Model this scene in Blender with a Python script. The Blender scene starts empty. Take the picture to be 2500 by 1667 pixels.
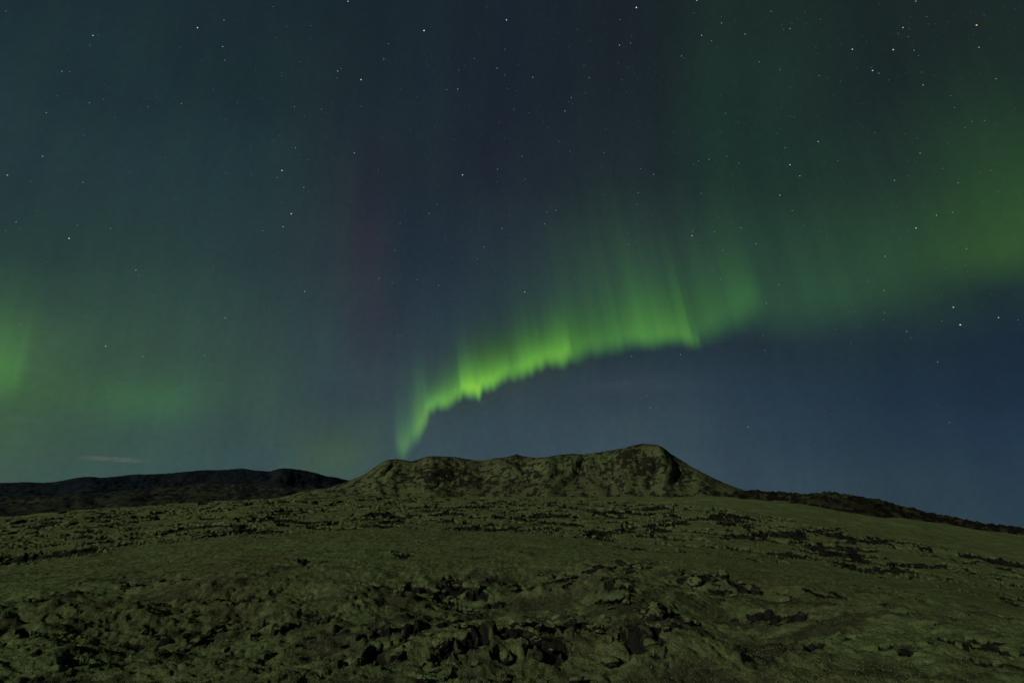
import bpy, bmesh, math, random
import numpy as np
from mathutils import Vector

# ------------------------------------------------------------------ camera, world, moon, exposure
FPX = 1389.0                       # focal length in pixels of the 2500-wide frame (20 mm lens)
PITCH = math.radians(18.95)
EYE = 1.6
scn = bpy.context.scene
col = scn.collection
cam_d = bpy.data.cameras.new("camera")
cam_d.sensor_width = 36.0
cam_d.lens = 36.0 * FPX / 2500.0
cam_d.clip_start = 0.1
cam_d.clip_end = 300000.0
cam = bpy.data.objects.new("camera", cam_d)
col.objects.link(cam)
cam.location = (0, 0, EYE)
cam.rotation_euler = (math.pi / 2 + PITCH, 0, 0)
scn.camera = cam

MOON_EL, MOON_AZ = math.radians(20), math.radians(-132)      # azimuth from +Y towards +X: behind, to the left
world = bpy.data.worlds.new("World")
scn.world = world
world.use_nodes = True
wn = world.node_tree
for n in list(wn.nodes):
    wn.nodes.remove(n)
wo = wn.nodes.new("ShaderNodeOutputWorld")
wb = wn.nodes.new("ShaderNodeBackground")
ws = wn.nodes.new("ShaderNodeTexSky")
ws.sky_type = 'NISHITA'
ws.sun_disc = False
ws.sun_elevation = MOON_EL
ws.sun_rotation = MOON_AZ
wb.inputs[1].default_value = 0.0004
wn.links.new(ws.outputs[0], wb.inputs[0])
wn.links.new(wb.outputs[0], wo.inputs[0])

sun_d = bpy.data.lights.new("moonlight", 'SUN')
sun_d.energy = 2.7
sun_d.angle = math.radians(0.55)
sun_d.color = (0.95, 0.97, 0.85)
sun = bpy.data.objects.new("moonlight", sun_d)
col.objects.link(sun)
mdir = Vector((math.sin(MOON_AZ) * math.cos(MOON_EL), math.cos(MOON_AZ) * math.cos(MOON_EL), math.sin(MOON_EL)))
sun.rotation_euler = mdir.to_track_quat('Z', 'Y').to_euler()

scn.view_settings.view_transform = 'Standard'
scn.view_settings.look = 'None'
scn.view_settings.exposure = 0.0
scn.view_settings.gamma = 1.0
scn.view_settings.use_curve_mapping = False
scn.cycles.max_bounces = 6
scn.cycles.diffuse_bounces = 2
scn.cycles.transparent_max_bounces = 12
scn.cycles.volume_bounces = 0
scn.cycles.sample_clamp_indirect = 1.0

# ------------------------------------------------------------------ helpers
rng = np.random.default_rng(7)
CP, SP = math.cos(PITCH), math.sin(PITCH)


def direction(px, py):
    """unit direction of a point of the 2500 x 1667 frame"""
    x = (np.asarray(px, float) - 1250.0) / FPX
    t = (np.asarray(py, float) - 833.5) / FPX
    d = np.stack(np.broadcast_arrays(x, CP + t * SP, SP - t * CP), -1)
    return d / np.linalg.norm(d, axis=-1, keepdims=True)


def az_el(px, py):
    d = direction(px, py)
    return np.arctan2(d[..., 0], d[..., 1]), np.arctan2(d[..., 2], np.hypot(d[..., 0], d[..., 1]))


def sm(a, b, x):
    t = np.clip((x - a) / (b - a), 0, 1)
    return t * t * (3 - 2 * t)


def hsh(ix, iy, seed):
    h = (ix.astype(np.int64) * 374761393 + iy.astype(np.int64) * 668265263 + seed * 1274126177) & 0xFFFFFFFF
    h = ((h ^ (h >> 13)) * 1274126177) & 0xFFFFFFFF
    h = ((h ^ (h >> 16)) * 2246822519) & 0xFFFFFFFF
    return ((h ^ (h >> 15)) & 0xFFFFFF).astype(np.float32) / np.float32(0xFFFFFF)


def perlin(x, y, seed=0):
    x0, y0 = np.floor(x), np.floor(y)
    fx, fy = (x - x0).astype(np.float32), (y - y0).astype(np.float32)
    ux, uy = fx * fx * fx * (fx * (fx * 6 - 15) + 10), fy * fy * fy * (fy * (fy * 6 - 15) + 10)

    def g(dx, dy):
        a = hsh(x0 + dx, y0 + dy, seed) * np.float32(2 * math.pi)
        return np.cos(a) * (fx - dx) + np.sin(a) * (fy - dy)
    a, b, c, d = g(0, 0), g(1, 0), g(0, 1), g(1, 1)
    return ((a + (b - a) * ux) * (1 - uy) + (c + (d - c) * ux) * uy) * 1.5


def fbm(x, y, octv, seed=0, gain=0.5, billow=False):
    s, a, tot = 0, 1.0, 0.0
    for k in range(octv):
        f = 2.03 ** k
        n = perlin(x * f + 17.3 * k, y * f - 9.1 * k, seed + k)
        s = s + a * (np.abs(n) if billow else n)
        tot += a
        a *= gain
    return s / tot


def worley(x, y, seed=0):
    x0, y0 = np.floor(x), np.floor(y)
    f1 = np.full(x.shape, 9.0, np.float32)
    f2 = f1.copy()
    cid = np.zeros(x.shape, np.float32)
    for dx in (-1, 0, 1):
        for dy in (-1, 0, 1):
            cx, cy = x0 + dx, y0 + dy
            qx = cx + 0.1 + 0.8 * hsh(cx, cy, seed)
            qy = cy + 0.1 + 0.8 * hsh(cx, cy, seed + 5)
            d = np.hypot(qx - x, qy - y).astype(np.float32)
            nearer = d < f1
            f2 = np.where(nearer, f1, np.minimum(f2, d))
            cid = np.where(nearer, hsh(cx, cy, seed + 9), cid)
            f1 = np.where(nearer, d, f1)
    return f1, f2, cid


def grid_mesh(name, co, wrap=False, attrs=None, smooth=True, keep=None):
    """co: (rows, cols, 3) -> quad mesh"""
    nr, nc = co.shape[:2]
    idx = np.arange(nr * nc, dtype=np.int32).reshape(nr, nc)
    if wrap:
        nx = np.roll(idx, -1, 1)
        a, b, c, d = idx[:-1], nx[:-1], nx[1:], idx[1:]
    else:
        a, b, c, d = idx[:-1, :-1], idx[:-1, 1:], idx[1:, 1:], idx[1:, :-1]
    q = np.stack([a, b, c, d], -1).reshape(-1, 4)
    if keep is not None:
        q = q[keep.reshape(-1)]
    me = bpy.data.meshes.new(name)
    me.vertices.add(nr * nc)
    me.vertices.foreach_set("co", co.reshape(-1).astype(np.float32))
    me.loops.add(q.size)
    me.loops.foreach_set("vertex_index", q.reshape(-1))
    me.polygons.add(len(q))
    me.polygons.foreach_set("loop_start", np.arange(0, q.size, 4, dtype=np.int32))
    me.polygons.foreach_set("loop_total", np.full(len(q), 4, np.int32))
    me.polygons.foreach_set("use_smooth", np.full(len(q), smooth))
    for k, v in (attrs or {}).items():
        if v.ndim == 3:
            at = me.attributes.new(k, 'FLOAT_COLOR', 'POINT')
            c4 = np.concatenate([v, np.ones(v.shape[:2] + (1,))], -1)
            at.data.foreach_set("color", c4.reshape(-1).astype(np.float32))
        else:
            at = me.attributes.new(k, 'FLOAT', 'POINT')
            at.data.foreach_set("value", v.reshape(-1).astype(np.float32))
    me.update(calc_edges=True)
    me.validate()
    return me


def add(name, me, mat, parent=None, **props):
    o = bpy.data.objects.new(name, me)
    col.objects.link(o)
    if mat and not me.materials:
        me.materials.append(mat)
    if parent:
        o.parent = parent
    for k, v in props.items():
        o[k] = v
    return o


def lin(rgb):
    c = np.asarray(rgb, float) / 255.0
    return np.where(c <= 0.04045, c / 12.92, ((c + 0.055) / 1.055) ** 2.4)


class NT:
    """tiny node builder"""
    def __init__(self, name):
        self.m = bpy.data.materials.new(name)
        self.m.use_nodes = True
        self.t = self.m.node_tree
        for n in list(self.t.nodes):
            self.t.nodes.remove(n)
        self.out = self.t.nodes.new("ShaderNodeOutputMaterial")

    def n(self, kind, **kw):
        nd = self.t.nodes.new("ShaderNode" + kind)
        for k, v in kw.items():
            setattr(nd, k, v)
        return nd

    def link(self, a, b):
        self.t.links.new(a, b)

    def noise(self, vec, scale, detail=4, rough=0.55, dist=0.0):
        nd = self.n("TexNoise")
        nd.inputs["Scale"].default_value = scale
        nd.inputs["Detail"].default_value = detail
        nd.inputs["Roughness"].default_value = rough
        nd.inputs["Distortion"].default_value = dist
        self.link(vec, nd.inputs["Vector"])
        return nd.outputs["Fac"]

    def ramp(self, fac, stops):
        nd = self.n("ValToRGB")
        el = nd.color_ramp.elements
        while len(el) < len(stops):
            el.new(0.5)
        for e, (p, c) in zip(el, stops):
            e.position = p
            e.color = (c, c, c, 1) if not hasattr(c, "__len__") else (*c, 1)
        self.link(fac, nd.inputs[0])
        return nd.outputs[0]

    def mix(self, fac, a, b, mode='MIX'):
        nd = self.n("Mix", data_type='RGBA', blend_type=mode)
        for s, v in ((nd.inputs[0], fac), (nd.inputs[6], a), (nd.inputs[7], b)):
            if isinstance(v, bpy.types.NodeSocket):
                self.link(v, s)
            else:
                s.default_value = (*v, 1) if hasattr(v, "__len__") else v
        return nd.outputs[2]

    def math(self, op, a, b=0.0, clamp=False):
        nd = self.n("Math", operation=op, use_clamp=clamp)
        for s, v in ((nd.inputs[0], a), (nd.inputs[1], b)):
            if isinstance(v, bpy.types.NodeSocket):
                self.link(v, s)
            else:
                s.default_value = v
        return nd.outputs[0]


def ground_material(name, moss=(0.112, 0.144, 0.053), moss2=(0.104, 0.114, 0.046), lava=(0.006, 0.006, 0.005),
                    lava2=(0.020, 0.019, 0.015), unit=1.0, slope_rock=0.0, bump=0.02):
    """woolly moss over lava; `rock` attribute says where the lava is bare. unit = size in metres of the finest detail seen"""
    t = NT(name)
    geo = t.n("NewGeometry")
    pos = geo.outputs["Position"]
    at = t.n("Attribute", attribute_name="rock")
    big = t.noise(pos, 0.16 / unit, 3)
    mid = t.noise(pos, 1.9 / unit, 5, 0.65, 0.6)
    fine = t.noise(pos, 9.0 / unit, 5, 0.65, 0.3)
    grain = t.noise(pos, 42.0 / unit, 3, 0.7)
    mc = t.mix(t.ramp(big, [(0.42, 0), (0.62, 1)]), moss, moss2)
    mc = t.mix(t.ramp(mid, [(0.30, 0), (0.70, 1)]), t.mix(1.0, mc, (0.55, 0.57, 0.58), 'MULTIPLY'), mc)
    ht = t.n("Attribute", attribute_name="heath_shade")
    mc = t.mix(t.math('MULTIPLY', ht.outputs["Fac"], 0.85), mc, (0.034, 0.033, 0.018))  # heather colour, doubling as painted darkening of near ground and hollows
    mc = t.mix(1.0, mc, t.ramp(fine, [(0.28, 0.55), (0.5, 0.95), (0.75, 1.35)]), 'MULTIPLY')
    mc = t.mix(1.0, mc, t.ramp(grain, [(0.30, 0.60), (0.70, 1.42)]), 'MULTIPLY')
    lc = t.mix(t.ramp(fine, [(0.35, 0), (0.7, 1)]), lava, lava2)
    rk = t.math('ADD', at.outputs["Fac"], t.math('MULTIPLY', t.math('SUBTRACT', fine, 0.5), 0.55))
    rk = t.math('ADD', rk, t.math('MULTIPLY', t.math('SUBTRACT', grain, 0.5), 0.25))
    if slope_rock:
        sep = t.n("SeparateXYZ")
        t.link(geo.outputs["Normal"], sep.inputs[0])
        rk = t.math('ADD', rk, t.math('MULTIPLY', t.math('SUBTRACT', slope_rock, sep.outputs["Z"]), 2.2))
    rk = t.ramp(rk, [(0.36, 0), (0.54, 1)])
    bs = t.n("BsdfPrincipled")
    t.link(t.mix(rk, mc, lc), bs.inputs["Base Color"])
    bs.inputs["Roughness"].default_value = 0.95
    bs.inputs["Specular IOR Level"].default_value = 0.0
    hgt = t.math('ADD', t.math('MULTIPLY', fine, 0.70), t.math('MULTIPLY', grain, 0.42))
    bp = t.n("Bump")
    bp.inputs["Strength"].default_value = 0.9
    bp.inputs["Distance"].default_value = bump * 4 * unit
    t.link(hgt, bp.inputs["Height"])
    t.link(bp.outputs[0], bs.inputs["Normal"])
    t.link(bs.outputs[0], t.out.inputs[0])
    return t.m


def glow_material(name, additive=True):
    """gives off the light stored in the `glow` attribute and lets everything behind it through"""
    t = NT(name)
    at = t.n("Attribute", attribute_name="glow")
    em = t.n("Emission")
    t.link(at.outputs["Color"], em.inputs[0])
    ad = t.n("AddShader")
    t.link(em.outputs[0], ad.inputs[0])
    t.link(t.n("BsdfTransparent").outputs[0], ad.inputs[1])
    t.link(ad.outputs[0], t.out.inputs[0])
    t.m.cycles.emission_sampling = 'NONE'
    return t.m


# ------------------------------------------------------------------ the sky dome
SKY_X = [0, 312, 625, 790, 900, 1000, 1250, 1560, 1875, 2190, 2500]
SKY_Y = [0, 200, 420, 620, 720, 840, 960, 1060, 1180, 1300]
SKY = [
    [(28,47,52), (28,46,51), (26,42,48), (25,40,46), (25,39,45), (26,38,46), (25,35,44), (25,35,40), (27,44,40), (26,38,38), (27,40,36)],
    [(30,50,54), (29,49,53), (27,46,50), (28,43,48), (27,41,47), (27,39,48), (26,36,46), (26,36,41), (28,47,42), (26,39,39), (30,50,40)],
    [(35,57,60), (34,55,59), (32,53,57), (34,48,53), (34,42,52), (30,41,50), (30,39,49), (30,42,46), (28,50,44), (30,47,44), (36,66,42)],
    [(38,62,60), (39,63,61), (38,58,61), (40,54,60), (43,48,59), (31,46,58), (37,50,58), (38,55,56), (34,58,52), (36,62,49), (46,76,44)],
    [(46,72,62), (44,70,63), (42,64,64), (43,60,64), (45,53,62), (36,51,63), (37,52,61), (36,54,59), (36,60,57), (35,60,51), (27,45,50)],
    [(58,90,64), (51,78,66), (48,72,68), (46,66,70), (48,57,67), (43,58,69), (38,54,65), (35,52,62), (33,49,58), (29,46,55), (25,40,56)],
    [(58,92,63), (56,88,67), (52,78,70), (49,68,73), (50,66,73), (50,69,74), (48,64,74), (46,62,74), (37,55,70), (30,49,65), (25,43,62)],
    [(60,90,70), (55,82,73), (53,76,76), (56,78,74), (56,78,76), (54,74,80), (52,71,81), (53,72,81), (42,60,75), (34,53,70), (30,50,70)],
    [(60,86,77), (55,80,79), (54,78,81), (62,88,78), (61,82,82), (58,77,85), (57,76,87), (57,76,87), (48,68,80), (40,60,72), (37,57,73)],
    [(60,86,79), (58,80,81), (56,78,81), (60,84,81), (60,82,83), (58,77,85), (57,76,87), (57,76,87), (50,70,81), (43,63,75), (42,62,75)],
]


def sky_colour(px, py):
    t = lin(np.array(SKY))
    t = t * 0.95 + 0.05 * t.mean(-1, keepdims=True)
    fx = np.interp(px, SKY_X, np.arange(len(SKY_X)))
    fy = np.interp(py, SKY_Y, np.arange(len(SKY_Y)))
    ix, iy = np.clip(fx.astype(int), 0, len(SKY_X) - 2), np.clip(fy.astype(int), 0, len(SKY_Y) - 2)
    ux, uy = (fx - ix)[..., None], (fy - iy)[..., None]
    ux, uy = ux * ux * (3 - 2 * ux) * 0.5 + ux * 0.5, uy * uy * (3 - 2 * uy) * 0.5 + uy * 0.5
    return (t[iy, ix] * (1 - ux) + t[iy, ix + 1] * ux) * (1 - uy) + (t[iy + 1, ix] * (1 - ux) + t[iy + 1, ix + 1] * ux) * uy


def gauss(px, py, cx, cy, sx, sy, rgb):
    return np.exp(-((px - cx) / sx) ** 2 - ((py - cy) / sy) ** 2)[..., None] * np.array(rgb)


def build_sky():
    az = np.concatenate([np.linspace(-50, 50, 420, endpoint=False), np.linspace(50, 310, 200, endpoint=False)])
    el = np.concatenate([np.linspace(-8, 60, 280, endpoint=False), np.linspace(60, 89.9, 60)])
    A, E = np.meshgrid(np.radians(az), np.radians(el))
    d = np.stack([np.sin(A) * np.cos(E), np.cos(A) * np.cos(E), np.sin(E)], -1)
    a = (np.degrees(A) + 180) % 360 - 180
    ac = np.radians(np.clip(a, -43, 43))
    ec = np.radians(np.clip(np.degrees(E), -1, 48))
    q = np.stack([np.sin(ac) * np.cos(ec), np.cos(ac) * np.cos(ec), np.sin(ec)], -1)
    dep = q[..., 1] * CP + q[..., 2] * SP
    px = 1250 + FPX * q[..., 0] / dep
    py = 833.5 - FPX * (-q[..., 1] * SP + q[..., 2] * CP) / dep
    c = sky_colour(px, py)
    # soft glows of the diffuse aurora
    c = c + gauss(px, py, 365, 985, 130, 50, (0.004, 0.026, 0.004))
    c = c + gauss(px, py, 820, 1105, 75, 38, (0.009, 0.020, -0.006))
    c = c + gauss(px, py, 850, 560, 34, 200, (0.002, 0.003, 0.0))
    c = c + gauss(px, py, 2500, 470, 200, 190, (0.0, 0.003, -0.002))
    c = c + gauss(px, py, 1740, 330, 60, 260, (0.0, 0.006, 0.0))
    band = np.interp(px, [1000, 1110, 1160, 1400, 1650, 1750], [1000, 940, 900, 830, 760, 740])
    wgt = np.interp(px, [1020, 1120, 1180, 1400, 1480, 1680, 1780], [0, 0.3, 0.5, 0.4, 0.2, 0.2, 0])
    c[..., 2] *= 1 - wgt * np.exp(-((py - band) / 75) ** 2)
    # faint uneven air glow
    n1 = fbm(a / 7.0, np.degrees(E) / 9.0, 4, 31)[..., None]
    n2 = fbm(a / 2.6 + 3.0, np.degrees(E) / 14.0, 4, 47)[..., None]
    c = c * (1 + 0.16 * n1 * np.array([0.7, 1.0, 0.6]) + 0.10 * n2 * np.array([1.0, 1.0, 0.3]))
    n3 = fbm(a / 0.55, np.degrees(E) / 0.55, 2, 53)[..., None] * np.array([1.0, 0.8, 0.9]) + fbm(a / 0.9, np.degrees(E) / 0.9, 2, 59)[..., None] * np.array([0.8, -0.4, 0.2])
    c = c * (1 + 0.10 * n3)
    rear = sm(45, 120, np.abs(a))[..., None]
    mean = lin(np.array([np.interp(np.degrees(E), [0, 15, 45, 90], v) for v in ((50, 38, 28, 24), (72, 58, 42, 36), (86, 68, 50, 44))]).transpose(1, 2, 0))
    top = sm(44, 75, np.degrees(E))[..., None]
    c = c * (1 - rear) + mean * rear
    c = c * (1 - top) + mean * top
    me = grid_mesh("sky", d * 90000.0, wrap=True, attrs={"glow": np.clip(c, 0.001, 1)})
    add("sky", me, glow_material("night_sky_glow"), kind="structure")


build_sky()

# ------------------------------------------------------------------ aurora curtains (sheets of light standing at one height above the land)
AUR = glow_material("aurora_glow")


def curtain(name, px, yb, amp, hcore, htail, soft, tail, alt, lean, label, seed, ray=0.5, hmul=4.5, rows=110, tint=1.0, cut=0.0006, ends_w=(22, 60), kdiv=0.60, rip=7):
    """px, yb: lower edge in the frame; amp: brightness; hcore / htail: how high the bright foot and the pale top reach (px)"""
    P = np.arange(px[0], px[-1], 1.6)
    f = lambda v: np.interp(P, px, v)
    yb_, amp_, hc_, ht_, so_, tl_ = f(yb), f(amp), f(hcore), f(htail), f(soft), f(tail)
    # pleats: the foot jumps up and down in small steps, the rays differ in strength
    r1 = perlin(P / 46.0, P * 0 + seed + .4, seed) + 0.5 * perlin(P / 15.0, P * 0 + seed + .4, seed + 1)
    r2 = 0.35 * perlin(P / 13.0, P * 0 + 3.3, seed + 2) + 0.9 * perlin(P / 44.0, P * 0 + 3.3, seed + 3)
    yb_ = yb_ + r1 * np.interp(P, [1040, 1060, 1400, 1480], [7, rip, rip, 7])
    ac, ec = az_el(P, yb_)
    D = alt / np.tan(ec)
    foot = np.stack([np.sin(ac) * D, np.cos(ac) * D, np.full_like(D, alt + EYE)], -1)
    up = np.array([lean, 0.0, 1.0])
    m_per_px = D / np.cos(ec) / FPX
    v = np.linspace(0, 1, rows)[:, None] ** 1.35
    span = ht_ * hmul * 0.62 + so_
    hp = -so_[None] + v * span[None]                    # height above the foot in px
    co = foot[None] + (hp * m_per_px[None])[..., None] * up
    rise = sm(-1, 1.1, hp / so_[None])
    h = np.clip(hp, 0, None)
    rr = 1 + ray * np.clip(r2, -1, 1)[None]
    hcv = hc_ * (1 + 0.30 * r1)
    core = np.exp(-(h / hcv[None]) ** 1.3)
    long_ = np.exp(-(h / (ht_ * (1 + 0.18 * r2))[None]) ** 1.5) * (1 + 0.5 * ray * r2[None])
    ends = sm(0, 1, (P - px[0]) / ends_w[0]) * sm(0, 1, (px[-1] - P) / ends_w[1])
    fade = 1 - sm(0.8, 1.0, v)
    I = rise * fade * ends[None] * (amp_[None] * rr * core + tl_[None] * long_)
    I = np.clip(I, 0, None)
    k = (np.clip(core * rise * amp_[None] / kdiv, 0, 1) ** 1.3)[..., None]
    colr = (1 - k) * np.array([0.24, 1.0, 0.08]) + k * np.array([0.44, 1.0, 0.0])
    glow = I[..., None] * colr * tint
    keep = (I[:-1, :-1] > cut) | (I[1:, 1:] > cut)
    me = grid_mesh(name, co, attrs={"glow": glow}, keep=keep)
    bm = bmesh.new()
    bm.from_mesh(me)
    bmesh.ops.delete(bm, geom=[w for w in bm.verts if not w.link_faces], context='VERTS')
    bm.to_mesh(me)
    bm.free()
    return add(name, me, AUR, label=label, category="aurora")


curtain("aurora_curtain",
        px=[1030, 1045, 1085, 1100, 1122, 1130, 1155, 1170, 1176, 1190, 1235, 1252, 1275, 1330, 1385, 1402, 1480, 1560, 1620, 1690, 1698, 1706, 1711, 1800, 1860, 1890],
        yb=[1012, 1006, 988, 984, 970, 956, 956, 962, 948, 944, 920, 916, 908, 894, 878, 872, 856, 836, 834, 837, 840, 842, 824, 780, 745, 738],
        amp=[0.12, 0.34, 0.36, 0.33, 0.36, 0.50, 0.66, 0.62, 0.50, 0.44, 0.34, 0.24, 0.34, 0.36, 0.38, 0.15, 0.11, 0.15, 0.17, 0.15, 0.08, 0.07, 0.060, 0.052, 0.040, 0.0],
        hcore=[30, 32, 34, 40, 42, 44, 46, 48, 44, 42, 42, 44, 50, 56, 62, 68, 76, 84, 90, 96, 96, 96, 84, 80, 70, 60],
        htail=[90, 90, 110, 120, 120, 120, 120, 120, 120, 120, 130, 140, 140, 150, 170, 190, 210, 215, 205, 195, 190, 190, 175, 150, 130, 120],
        soft=[20, 20, 20, 20, 20, 20, 22, 22, 20, 20, 22, 22, 24, 24, 26, 28, 28, 26, 24, 24, 20, 18, 34, 46, 50, 50],
        tail=[0.020, 0.026, 0.030, 0.032, 0.034, 0.036, 0.040, 0.040, 0.038, 0.036, 0.036, 0.036, 0.042, 0.05, 0.060, 0.055, 0.06, 0.065, 0.065, 0.06, 0.055, 0.053, 0.048, 0.042, 0.028, 0.0],
        alt=3000.0, lean=-0.13, seed=5, ray=0.20, rip=13,
        label="bright yellow green aurora curtain rising to the right above the middle hill")
curtain("aurora_curtain",
        px=[958, 970, 984, 994, 1004, 1014, 1026, 1040, 1056],
        yb=[1088, 1100, 1108, 1098, 1080, 1066, 1052, 1030, 1010],
        amp=[0.02, 0.08, 0.17, 0.17, 0.14, 0.19, 0.24, 0.24, 0.14],
        hcore=[46, 48, 50, 52, 56, 60, 62, 54, 42], htail=[150] * 9, soft=[30, 32, 32, 32, 30, 28, 26, 24, 22],
        tail=[0.006, 0.012, 0.016, 0.017, 0.017, 0.018, 0.020, 0.020, 0.012],
        alt=3000.0, lean=-0.10, seed=12, ray=0.1, ends_w=(14, 16), kdiv=0.24,
        label="narrow hooked tail of the aurora reaching down to the hilltop")
curtain("aurora_curtain",
        px=[1740, 1850, 1950, 2050, 2200, 2350, 2500, 2640, 2760],
        yb=[800, 796, 800, 770, 718, 680, 650, 620, 600],
        amp=[0.0, 0.014, 0.020, 0.018, 0.014, 0.010, 0.008, 0.008, 0.0],
        hcore=[120, 120, 130, 130, 140, 150, 160, 170, 170],
        htail=[240, 240, 240, 240, 260, 280, 300, 300, 300],
        soft=[60, 60, 64, 64, 60, 56, 56, 56, 56],
        tail=[0.0, 0.012, 0.016, 0.013, 0.010, 0.009, 0.010, 0.010, 0.0],
        alt=3000.0, lean=-0.16, seed=23, ray=0.30, hmul=4.0, tint=0.9, cut=0.002,
        label="broad pale green aurora veil climbing off the right edge")
curtain("aurora_curtain",
        px=[-260, -160, -60, 0, 30, 62, 90],
        yb=[960, 955, 950, 945, 940, 935, 930],
        amp=[0.0, 0.06, 0.085, 0.085, 0.075, 0.03, 0.0],
        hcore=[70, 80, 80, 76, 70, 56, 40], htail=[150] * 7, soft=[60, 60, 60, 58, 54, 50, 50],
        tail=[0.0, 0.02, 0.02, 0.02, 0.016, 0.008, 0.0],
        alt=3000.0, lean=-0.05, seed=31, ray=0.12,
        label="small bright green aurora patch at the left edge of the sky")

# ------------------------------------------------------------------ stars
STARS = {  # tile origin: (x, y, brightness, tint) in 3.733 x enlarged tiles
(0, 0): "55,104,3 847,326,6 816,413,3 565,652,4 635,655,3 523,874,2 815,938,4 940,906,3 422,1028,4 762,1234,3 388,1426,5 1800,255,8,b 2041,184,5,r 1645,434,3,b 2030,427,6,b 2050,550,4 1946,816,2 1653,946,4 1352,977,3 2165,940,3 2057,1091,2 1710,1299,2 1508,1440,2 1047,1073,2 2287,1342,2 1836,556,1 895,320,2 950,776,1",
(625, 0): "838,15,7 154,63,3 497,235,3 281,242,2 188,345,2 496,351,1 1531,281,9 1207,401,4 1165,540,5 403,565,3 745,650,6 776,628,4,c 738,713,4 957,728,8 231,697,3 236,663,2 1317,813,3 1468,887,3 1575,600,3 1550,575,2 1847,641,4 1905,604,2 1989,536,4 1739,819,4 1839,814,6 2197,623,5 2268,687,4 2268,451,4 2283,184,8 2101,65,3 350,975,4 597,998,4 958,972,3 53,903,2 443,1061,3 696,933,2 216,1233,3 164,1284,3 361,1349,5 398,1413,3 475,1456,3 896,1396,6 705,1437,2 237,1555,8 1631,1159,3 1405,1184,3 1154,1257,2 1803,1272,3 2217,1118,3 2269,1262,3 2201,1542,5 1617,1516,2 1574,1460,2 1113,1546,2 1943,971,2 2041,305,1 2004,242,1 2292,808,2",
(1250, 0): "1133,71,9 983,182,4 591,270,2 980,414,7,b 1008,392,3,b 1080,394,5,b 656,598,4,b 190,706,6 704,711,5 1058,615,3 969,577,3 1001,728,3 668,848,3 1044,843,2 541,891,5 519,931,3 483,1014,6 155,1030,3 16,1000,4 248,964,2 40,829,2 332,1167,3 288,1113,2 428,1291,4 528,1380,4 90,1427,5 187,1484,2 838,1392,4 850,1175,2 1092,1391,2 1172,1541,4 1474,1209,3 1527,1390,3 1545,513,5 1564,532,3 1728,324,6 1817,375,4 1909,213,5 1907,156,2 2124,313,6,b 2253,567,4 1684,3,9,b 1660,120,3 1944,1036,4 2064,1120,2 1958,1425,4 1797,1453,5 1699,1467,4 1653,1497,3 1862,1486,2 2066,1488,4 1867,430,2 1090,338,2 512,440,2 712,370,2 2281,850,2",
(1875, 0): "27,106,4 200,263,5 144,270,3 218,212,2 351,216,1 478,180,3 339,108,1 769,451,8,b 1141,455,8,o 1331,461,5,b 1370,509,3 1230,254,6 1287,266,2 1280,338,3 1190,311,2 1347,14,5 1446,154,3 1901,232,8,o 1922,434,5 1968,137,2 437,436,2,b 452,490,1 110,635,4 99,610,2 953,645,8,b 1010,670,5,b 938,620,3 803,620,2 464,690,4 545,715,3 660,743,2,b 205,795,3 1400,660,3 1414,776,5 1101,732,2 2078,719,4 1664,873,3 1700,983,3 1857,1109,3 1973,1100,3 1796,1164,3 1645,1306,2 971,1211,3 864,1160,2 457,1291,6 155,1350,4 200,1503,7 637,1468,3 1386,1397,5,c 1594,1536,3 2029,1552,3 1361,1262,2 1252,1217,1 123,987,2 236,1074,2 204,1062,2 79,1221,2",
(0, 420): "67,30,6,c 756,94,4 278,88,2 147,455,4 51,534,3 187,515,2 704,485,3 1008,515,4 629,604,7 1238,892,5 1265,945,3 178,1394,3 2051,1328,5 2287,30,3 2212,185,2 1819,425,2 1941,882,2 1953,744,2 2058,9,3 1182,6,2 801,1190,1 1390,1127,1 436,819,2",
(625, 420): "195,52,4 436,142,5 476,179,3 321,381,8 246,499,6 64,535,4 505,356,2 235,280,2 580,202,1 873,265,2 1882,27,8 1364,347,3 1313,466,4 1576,377,5 1651,295,4 1790,368,2 1725,610,3 1265,712,4 1364,695,2 2242,515,5 2079,683,5 2020,794,4 1783,781,3 1122,969,5 1240,1010,4 1470,981,4 1515,992,3 1664,1033,5 1079,1079,2 765,895,3 444,1089,6 124,1232,3 1293,1497,3 1650,1297,2 2161,847,3 2311,394,3 2311,576,2 1958,275,3 205,740,2 529,604,2 484,888,2 2191,88,2 1668,748,2 1662,119,2 1808,1156,1 914,1449,1",
(1250, 420): "120,67,4 1291,23,5 1151,188,5 1134,291,5,b 1339,81,2 1196,198,2 555,203,3 847,206,2 399,348,5 314,365,4 298,474,5 1277,391,3 1725,196,4 2001,23,3 1646,541,4 1640,581,7 1845,545,4 2085,508,5 2223,653,5 1922,713,4 1956,745,2 1062,657,4 1049,704,2 1055,555,2 1908,862,3 1832,913,2 1988,940,3 1904,973,4 1877,410,2 1702,671,2 116,1093,7 491,1278,3 716,1219,2 923,1274,2 120,1451,2 2320,1197,5 2286,1487,3 682,735,2 1176,805,1 1996,460,2 2167,430,1 1850,1557,2",
(1875, 420): "290,37,6 1153,77,6,b 107,212,6 220,353,5,b 1734,99,4 322,481,3 475,543,3 531,587,2,c 1535,395,5 1682,367,4 1348,511,7 1275,537,3 1067,769,5 1808,698,5,c 1930,11,2 2095,178,2 2284,199,2 1800,850,2 1820,902,2 905,987,3 923,996,2 1058,1079,5 99,1028,4 672,1224,2 797,1277,2 1063,1281,4 1689,1232,7 2101,1326,6 2278,1348,3 1752,1392,8 1583,1358,3 1262,1454,4 1302,1508,3 615,1428,2 756,1557,2 200,723,2 1281,36,2 1203,613,2 1583,1117,1",
}
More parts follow.
